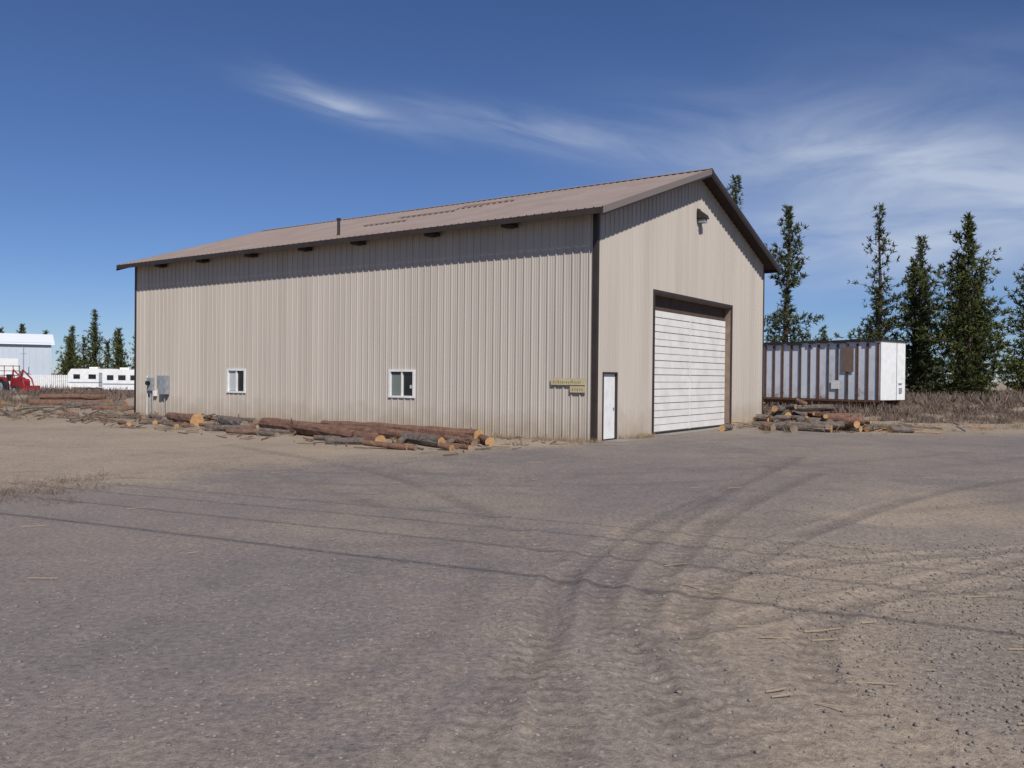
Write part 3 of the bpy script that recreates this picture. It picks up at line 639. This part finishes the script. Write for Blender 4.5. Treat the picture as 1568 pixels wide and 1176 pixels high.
# ------------------------------------------------------------------ left background: white building, fence, vehicles
wb=empty('white_metal_building'); M_wb=mat('pale_blue_siding',(.50,.55,.61),.5,0,(.3,.3,.7),None,(.44,.49,.55)); M_wr=mat('white_roof',(.78,.80,.82),.4)
bx0=np.array([-48.8,90,0]); e1=np.array([-.87,-.5,0]); e1/=np.linalg.norm(e1); e2=np.array([-.5,.87,0]); e2/=np.linalg.norm(e2); BL,BW,BH,BR=30,12,5.1,6.2
mb=MB(); q0=bx0; corners=[q0,q0+e1*BL,q0+e1*BL+e2*BW,q0+e2*BW]
mb.add([c for c in corners]+[c+Z*BH for c in corners]+[q0+e2*BW/2+Z*BR,q0+e1*BL+e2*BW/2+Z*BR],[(0,4,5,1),(2,6,7,3),(0,3,7,8,4),(1,5,9,6,2)],0)
k=.2
while k<BL: mb.box(q0+e1*k-e2*.04,e1*.06,e2*.038,Z*(BH-.05),0); k+=.6
mb.obj('walls',[M_wb],wb)
mb=MB(); a,b=q0-e1*.3-e2*.3+Z*(BH-.02),q0-e1*.3+e2*BW/2+Z*(BR+.04); dd=e1*(BL+.6); c=q0-e1*.3+e2*(BW+.3)+Z*(BH-.02)
mb.add([a,b,b+dd,a+dd,c,c+dd],[(0,3,2,1),(1,2,5,4)],0); mb.box(a-Z*.18,e1*(BL+.6),e2*.03,Z*.16,0); mb.obj('roof',[M_wr],wb)
mb=MB(); mb.box(q0+e1*3-e2*.07,e1*3.2,e2*.02,Z*3.4,0); mb.box(q0+e1*9-e2*.07,e1*1,e2*.02,Z*2.1,1); mb.obj('doors',[M_white,M_grey],wb)
fn=MB(); x=-50.5
while x<-43.5:
    fn.box((x,84,0),(.16,0,0),(0,.03,0),(0,0,1.75)); x+=.2
fn.box((-50.5,84.04,.4),(7.1,0,0),(0,.05,0),(0,0,.1)); fn.box((-50.5,84.04,1.3),(7.1,0,0),(0,.05,0),(0,0,.1))
fn.obj('white_picket_fence',[M_white])
def wheel(mb,c,r,w,ax,mi,hub):
    c=np.array(c,float);ax=np.array(ax,float); mb.tube(c-ax*w/2,c+ax*w/2,r,n=18,mi=mi); mb.tube(c-ax*(w/2+.02),c+ax*(w/2+.02),r*.5,n=12,mi=hub)
def extr(mb,prof,o,ex,ey,w,mi):
    n=len(prof); o=np.array(o,float); vs=[o+ex*p[0]+Z*p[1] for p in prof]+[o+ex*p[0]+Z*p[1]+ey*w for p in prof]
    mb.add(vs,[tuple(range(n)),tuple(range(2*n-1,n-1,-1))]+[(i,n+i,n+(i+1)%n,(i+1)%n) for i in range(n)],mi)
VM=[M_white,M_glass,M_black,M_grey,mat('stripe_blue',(.25,.30,.38),.4)]
exv=np.array([1.,.12,0]); exv/=np.linalg.norm(exv); eyv=np.array([-exv[1],exv[0],0])
def strip(mb,o,ex,ey,x0,x1,z0,z1,mi): mb.box(np.array(o)+ex*x0-ey*.03+Z*z0,ex*(x1-x0),ey*.02,Z*(z1-z0),mi)
tv=MB(); o=(-42.6,81.5,0); prof=[(0,.7),(0,2.2),(.35,2.75),(4.6,2.8),(5.3,2.5),(5.5,1.4),(5.1,.65)]
extr(tv,prof,o,exv,eyv,2.3,0)
for a,b in ((.6,1.3),(2.2,3.0),(4.1,4.9)): strip(tv,o,exv,eyv,a,b,1.65,2.15,1)
strip(tv,o,exv,eyv,3.3,3.85,.8,2.35,3); strip(tv,o,exv,eyv,.1,5.3,1.2,1.3,4)
for k in (2.3,3.1): wheel(tv,np.array(o)+exv*k+eyv*.1+Z*.36,.36,.22,eyv,2,3); wheel(tv,np.array(o)+exv*k+eyv*2.2+Z*.36,.36,.22,eyv,2,3)
tv.box(np.array(o)+exv*2+eyv*.8+Z*2.8,exv*.9,eyv*.7,Z*.18,0); tv.tube(np.array(o)+exv*5.3+eyv*1.1+Z*.55,np.array(o)+exv*6.3+eyv*1.1+Z*.5,.06,mi=2)
def shrink(o_,piv,k):
    for v in o_.data.vertices: v.co=Vector(piv)+(v.co-Vector(piv))*k
shrink(tv.obj('travel_trailer',VM),o,.86)
mh=MB(); o=(-37.6,78,0); prof=[(0,.55),(0,2.6),(.2,2.8),(4.0,2.85),(4.9,2.65),(5.0,2.15),(4.3,2.05),(4.25,.55)]
extr(mh,prof,o,exv,eyv,2.3,0); cab=[(4.26,.5),(4.26,2.0),(4.75,1.95),(5.25,1.35),(6.05,1.2),(6.15,.9),(6.15,.5)]
extr(mh,cab,np.array(o)+eyv*.12,exv,eyv,2.05,0)
strip(mh,np.array(o)+eyv*.1,exv,eyv,4.35,4.85,1.3,1.85,1)
for a,b in ((.5,1.2),(1.7,2.5),(3.0,3.8)): strip(mh,o,exv,eyv,a,b,1.65,2.2,1)
strip(mh,o,exv,eyv,.05,4.2,1.15,1.27,4); strip(mh,o,exv,eyv,4.3,4.8,2.28,2.52,1)
a=np.array(o)+exv*4.8+eyv*.2; mh.add([a+Z*1.93,a+eyv*1.9+Z*1.93,a+exv*.47+eyv*1.9+Z*1.38,a+exv*.47+Z*1.38],[(0,3,2,1)],1)
for k in (1.3,5.3): wheel(mh,np.array(o)+exv*k+eyv*.15+Z*.4,.4,.25,eyv,2,3); wheel(mh,np.array(o)+exv*k+eyv*2.1+Z*.4,.4,.25,eyv,2,3)
mh.box(np.array(o)+exv*1.6+eyv*.8+Z*2.84,exv*1,eyv*.7,Z*.22,0)
shrink(mh.obj('motorhome',VM),o,.82)
rt=MB(); o=np.array([-44.6,74,0]); ex=np.array([1.,-.6,0]); ex/=np.linalg.norm(ex); ey=np.array([-ex[1],ex[0],0])
wheel(rt,o+ex*.5+Z*.72,.72,.4,ey,1,2); wheel(rt,o+ex*.5+ey*1.5+Z*.72,.72,.4,ey,1,2); wheel(rt,o+ex*2.3+ey*.1+Z*.42,.42,.25,ey,1,2); wheel(rt,o+ex*2.3+ey*1.3+Z*.42,.42,.25,ey,1,2)
extr(rt,[(.9,.6),(.9,1.35),(1.2,1.5),(2.6,1.4),(2.75,1.2),(2.75,.6)],o+ey*.4,ex,ey,.7,0)
extr(rt,[(0,1.2),(-.1,1.45),(.3,1.62),(.95,1.5),(1.05,1.1)],o-ey*.2,ex,ey,.3,0); extr(rt,[(0,1.2),(-.1,1.45),(.3,1.62),(.95,1.5),(1.05,1.1)],o+ey*1.4,ex,ey,.3,0)
rt.box(o+ex*.1+ey*.5+Z*1.2,ex*.5,ey*.5,Z*.12,1); rt.box(o+ex*.1+ey*.5+Z*1.3,ex*.1,ey*.5,Z*.5,1)
rt.tube(o+ex*1.1+ey*.7+Z*1.4,o+ex*.9+ey*.7+Z*1.8,.03,mi=1); rt.tube(o+ex*2+ey*.7+Z*1.4,o+ex*2+ey*.7+Z*2.1,.045,mi=1)
for q in (.35,1.15):
    rt.tube(o+ex*1.2+ey*q+Z*1.0,o+ex*1.5+ey*q+Z*2.2,.07,mi=0); rt.tube(o+ex*1.5+ey*q+Z*2.2,o+ex*2.9+ey*q+Z*1.4,.06,mi=0); rt.tube(o+ex*2.9+ey*q+Z*1.4,o+ex*3.4+ey*q+Z*.4,.06,mi=0)
extr(rt,[(3.2,.15),(3.3,.8),(3.4,.85),(3.45,.25),(3.9,.15)],o-ey*.1,ex,ey,1.7,0)
rt.obj('red_loader_tractor',[M_red,M_black,M_grey])
sc=MB(); o=np.array([-46.6,77,0])
for i in (0,1.4): 
    for j in (0,1.0): sc.tube(o+np.array([i,j,0]),o+np.array([i,j,2.6]),.035)
for z in (.8,1.7,2.1,2.55):
    for j in (0,1.0): sc.tube(o+np.array([0,j,z]),o+np.array([1.4,j,z]),.03)
    for i in (0,1.4): sc.tube(o+np.array([i,0,z]),o+np.array([i,1.0,z]),.03)
sc.tube(o+np.array([0,0,.1]),o+np.array([1.4,0,1.7]),.03); sc.box(o+np.array([0,0,1.66]),(1.4,0,0),(0,1.,0),(0,0,.05))
sc.obj('scaffold_frame',[M_rust])
am=MB(); am.tube((-50.0,87,0),(-50.0,87,4.6),.04); am.tube((-50.3,87,3.9),(-49.7,87,3.9),.03); am.obj('antenna_mast',[M_grey])
# ------------------------------------------------------------------ overhead power line (its shadows cross the yard)
SD=np.array([.205,-.50,.57])
pl=MB(); k=-.47
hw=8.0; shx,shy=SD[0]/SD[2]*hw,SD[1]/SD[2]*hw
dv=np.array([1,k,0]); dv/=np.linalg.norm(dv)
for x,y,r in ((0,7.77,.017),(0,9.15,.013),(0,10.3,.012),(0,11.2,.010)):
    c=np.array([x+shx,y+shy,hw]); N_=16; pts=[]
    for i in range(N_+1):
        u=-40+80*i/N_; pts.append(c+dv*u+Z*(.5*(u/40)**2))
    for a,b in zip(pts[:-1],pts[1:]): pl.tube(a,b,r,n=6,cap=False,mi=0)
for u in (-40,40):
    c=np.array([shx,9.5+shy,0])+dv*u; pl.tube(c,c+Z*9.2,.16,.12,n=12,mi=1); pr_=np.array([-dv[1],dv[0],0])
    pl.box(c-pr_*2+Z*8.2-dv*.06,pr_*4,dv*.12,Z*.14,1)
pl.obj('overhead_power_line',[M_black,M_pole])
# ------------------------------------------------------------------ light, sky, camera
ld=D1*.44+D2*.35; sd=Vector((-ld[0],-ld[1],.57)).normalized()
el=math.asin(sd.z); az=math.atan2(sd.x,sd.y)
sl=bpy.data.lights.new('sun','SUN'); sl.energy=5.0; sl.angle=math.radians(.5); sl.color=(1,.96,.90)
so=bpy.data.objects.new('sun',sl); COL.objects.link(so); so.rotation_euler=sd.to_track_quat('Z','Y').to_euler(); so.location=(10,-20,40)
w=bpy.data.worlds.new('World'); scene.world=w; w.use_nodes=True; nt=w.node_tree; N=nt.nodes; Lk=nt.links
bg=N['Background']; bg.inputs['Strength'].default_value=.06
sk=N.new('ShaderNodeTexSky'); sk.sky_type='NISHITA'; sk.sun_disc=False; sk.sun_elevation=el; sk.sun_rotation=az; sk.altitude=1300; sk.air_density=1.0; sk.dust_density=0.0; sk.ozone_density=3.0
tc=N.new('ShaderNodeTexCoord'); sp=N.new('ShaderNodeSeparateXYZ'); Lk.new(tc.outputs['Generated'],sp.inputs[0])
def mt(op,a,b=None,c=None):
    x=N.new('ShaderNodeMath'); x.operation=op
    for i,v in enumerate((a,b,c)):
        if v is None: continue
        if isinstance(v,(int,float)): x.inputs[i].default_value=v
        else: Lk.new(v,x.inputs[i])
    return x.outputs[0]
ya=mt('MAXIMUM',sp.outputs['Y'],.05); U=mt('DIVIDE',sp.outputs['X'],ya); V=mt('DIVIDE',sp.outputs['Z'],ya)
def gauss(u0,v0,su,sv,slope):
    du=mt('SUBTRACT',U,u0); dv_=mt('SUBTRACT',mt('SUBTRACT',V,v0),mt('MULTIPLY',du,slope))
    q=mt('ADD',mt('POWER',mt('ABSOLUTE',mt('DIVIDE',du,su)),2.0),mt('POWER',mt('ABSOLUTE',mt('DIVIDE',dv_,sv)),2.0))
    return mt('EXPONENT',mt('MULTIPLY',q,-1.0))
def cn(scale,su,sv,rot,det=5,dist=.6,ofs=0):
    cb=N.new('ShaderNodeCombineXYZ'); Lk.new(mt('ADD',mt('MULTIPLY',U,math.cos(rot)),mt('MULTIPLY',V,math.sin(rot))),cb.inputs[0]); Lk.new(mt('SUBTRACT',mt('MULTIPLY',V,math.cos(rot)),mt('MULTIPLY',U,math.sin(rot))),cb.inputs[1])
    mp=N.new('ShaderNodeMapping'); mp.inputs['Scale'].default_value=(su,sv,1); mp.inputs['Location'].default_value=(ofs,ofs,0); Lk.new(cb.outputs[0],mp.inputs[0])
    n=N.new('ShaderNodeTexNoise'); n.inputs['Scale'].default_value=scale; n.inputs['Detail'].default_value=det; n.inputs['Distortion'].default_value=dist; n.inputs['Roughness'].default_value=.55; Lk.new(mp.outputs[0],n.inputs['Vector'])
    r=N.new('ShaderNodeMapRange'); r.inputs[1].default_value=.36; r.inputs[2].default_value=.72; Lk.new(n.outputs['Fac'],r.inputs[0]); return r.outputs[0]
n1=cn(3,2,12,-.25); n2=cn(2.2,1.6,6,.05,ofs=3); 
g=mt('ADD',mt('MULTIPLY',gauss(-.205,.315,.085,.013,-.30),.9),mt('MULTIPLY',gauss(.05,.285,.18,.022,-.16),.65))
g=mt('ADD',g,mt('MULTIPLY',gauss(-.24,.335,.05,.012,-.5),.4))
st=mt('MULTIPLY',g,mt('ADD',n1,.25))
g2=mt('ADD',mt('MULTIPLY',gauss(.52,.250,.28,.055,-.08),1.45),mt('MULTIPLY',gauss(.44,.165,.26,.050,.02),1.35)); g2=mt('ADD',g2,mt('MULTIPLY',gauss(.6,.33,.3,.08,0.),.3))
st2=mt('MULTIPLY',g2,mt('ADD',mt('MULTIPLY',n2,.8),.28))
cm=mt('MINIMUM',mt('ADD',mt('MULTIPLY',st,.55),mt('MULTIPLY',st2,.68)),.82)
hz=N.new('ShaderNodeMix'); hz.data_type='RGBA'; hz.blend_type='MULTIPLY'; hz.inputs[0].default_value=1; hz.inputs[7].default_value=(.80,.96,1.32,1); Lk.new(sk.outputs[0],hz.inputs[6])
mx=N.new('ShaderNodeMix'); mx.data_type='RGBA'; mx.inputs[7].default_value=(8.8,10.0,12.2,1); Lk.new(cm,mx.inputs[0]); Lk.new(hz.outputs[2],mx.inputs[6]); Lk.new(mx.outputs[2],bg.inputs['Color'])
cam=bpy.data.cameras.new('camera'); cam.sensor_width=36; cam.lens=1301.6/1568*36; cam.clip_end=6000; cam.clip_start=.1
co=bpy.data.objects.new('camera',cam); COL.objects.link(co)
co.matrix_world=Matrix.Translation((0,0,2.0))@Matrix.Rotation(math.pi/2-.0084,4,'X')@Matrix.Rotation(.0097,4,'Z')
scene.camera=co
scene.view_settings.view_transform='Standard'; scene.view_settings.look='None'; scene.view_settings.exposure=0
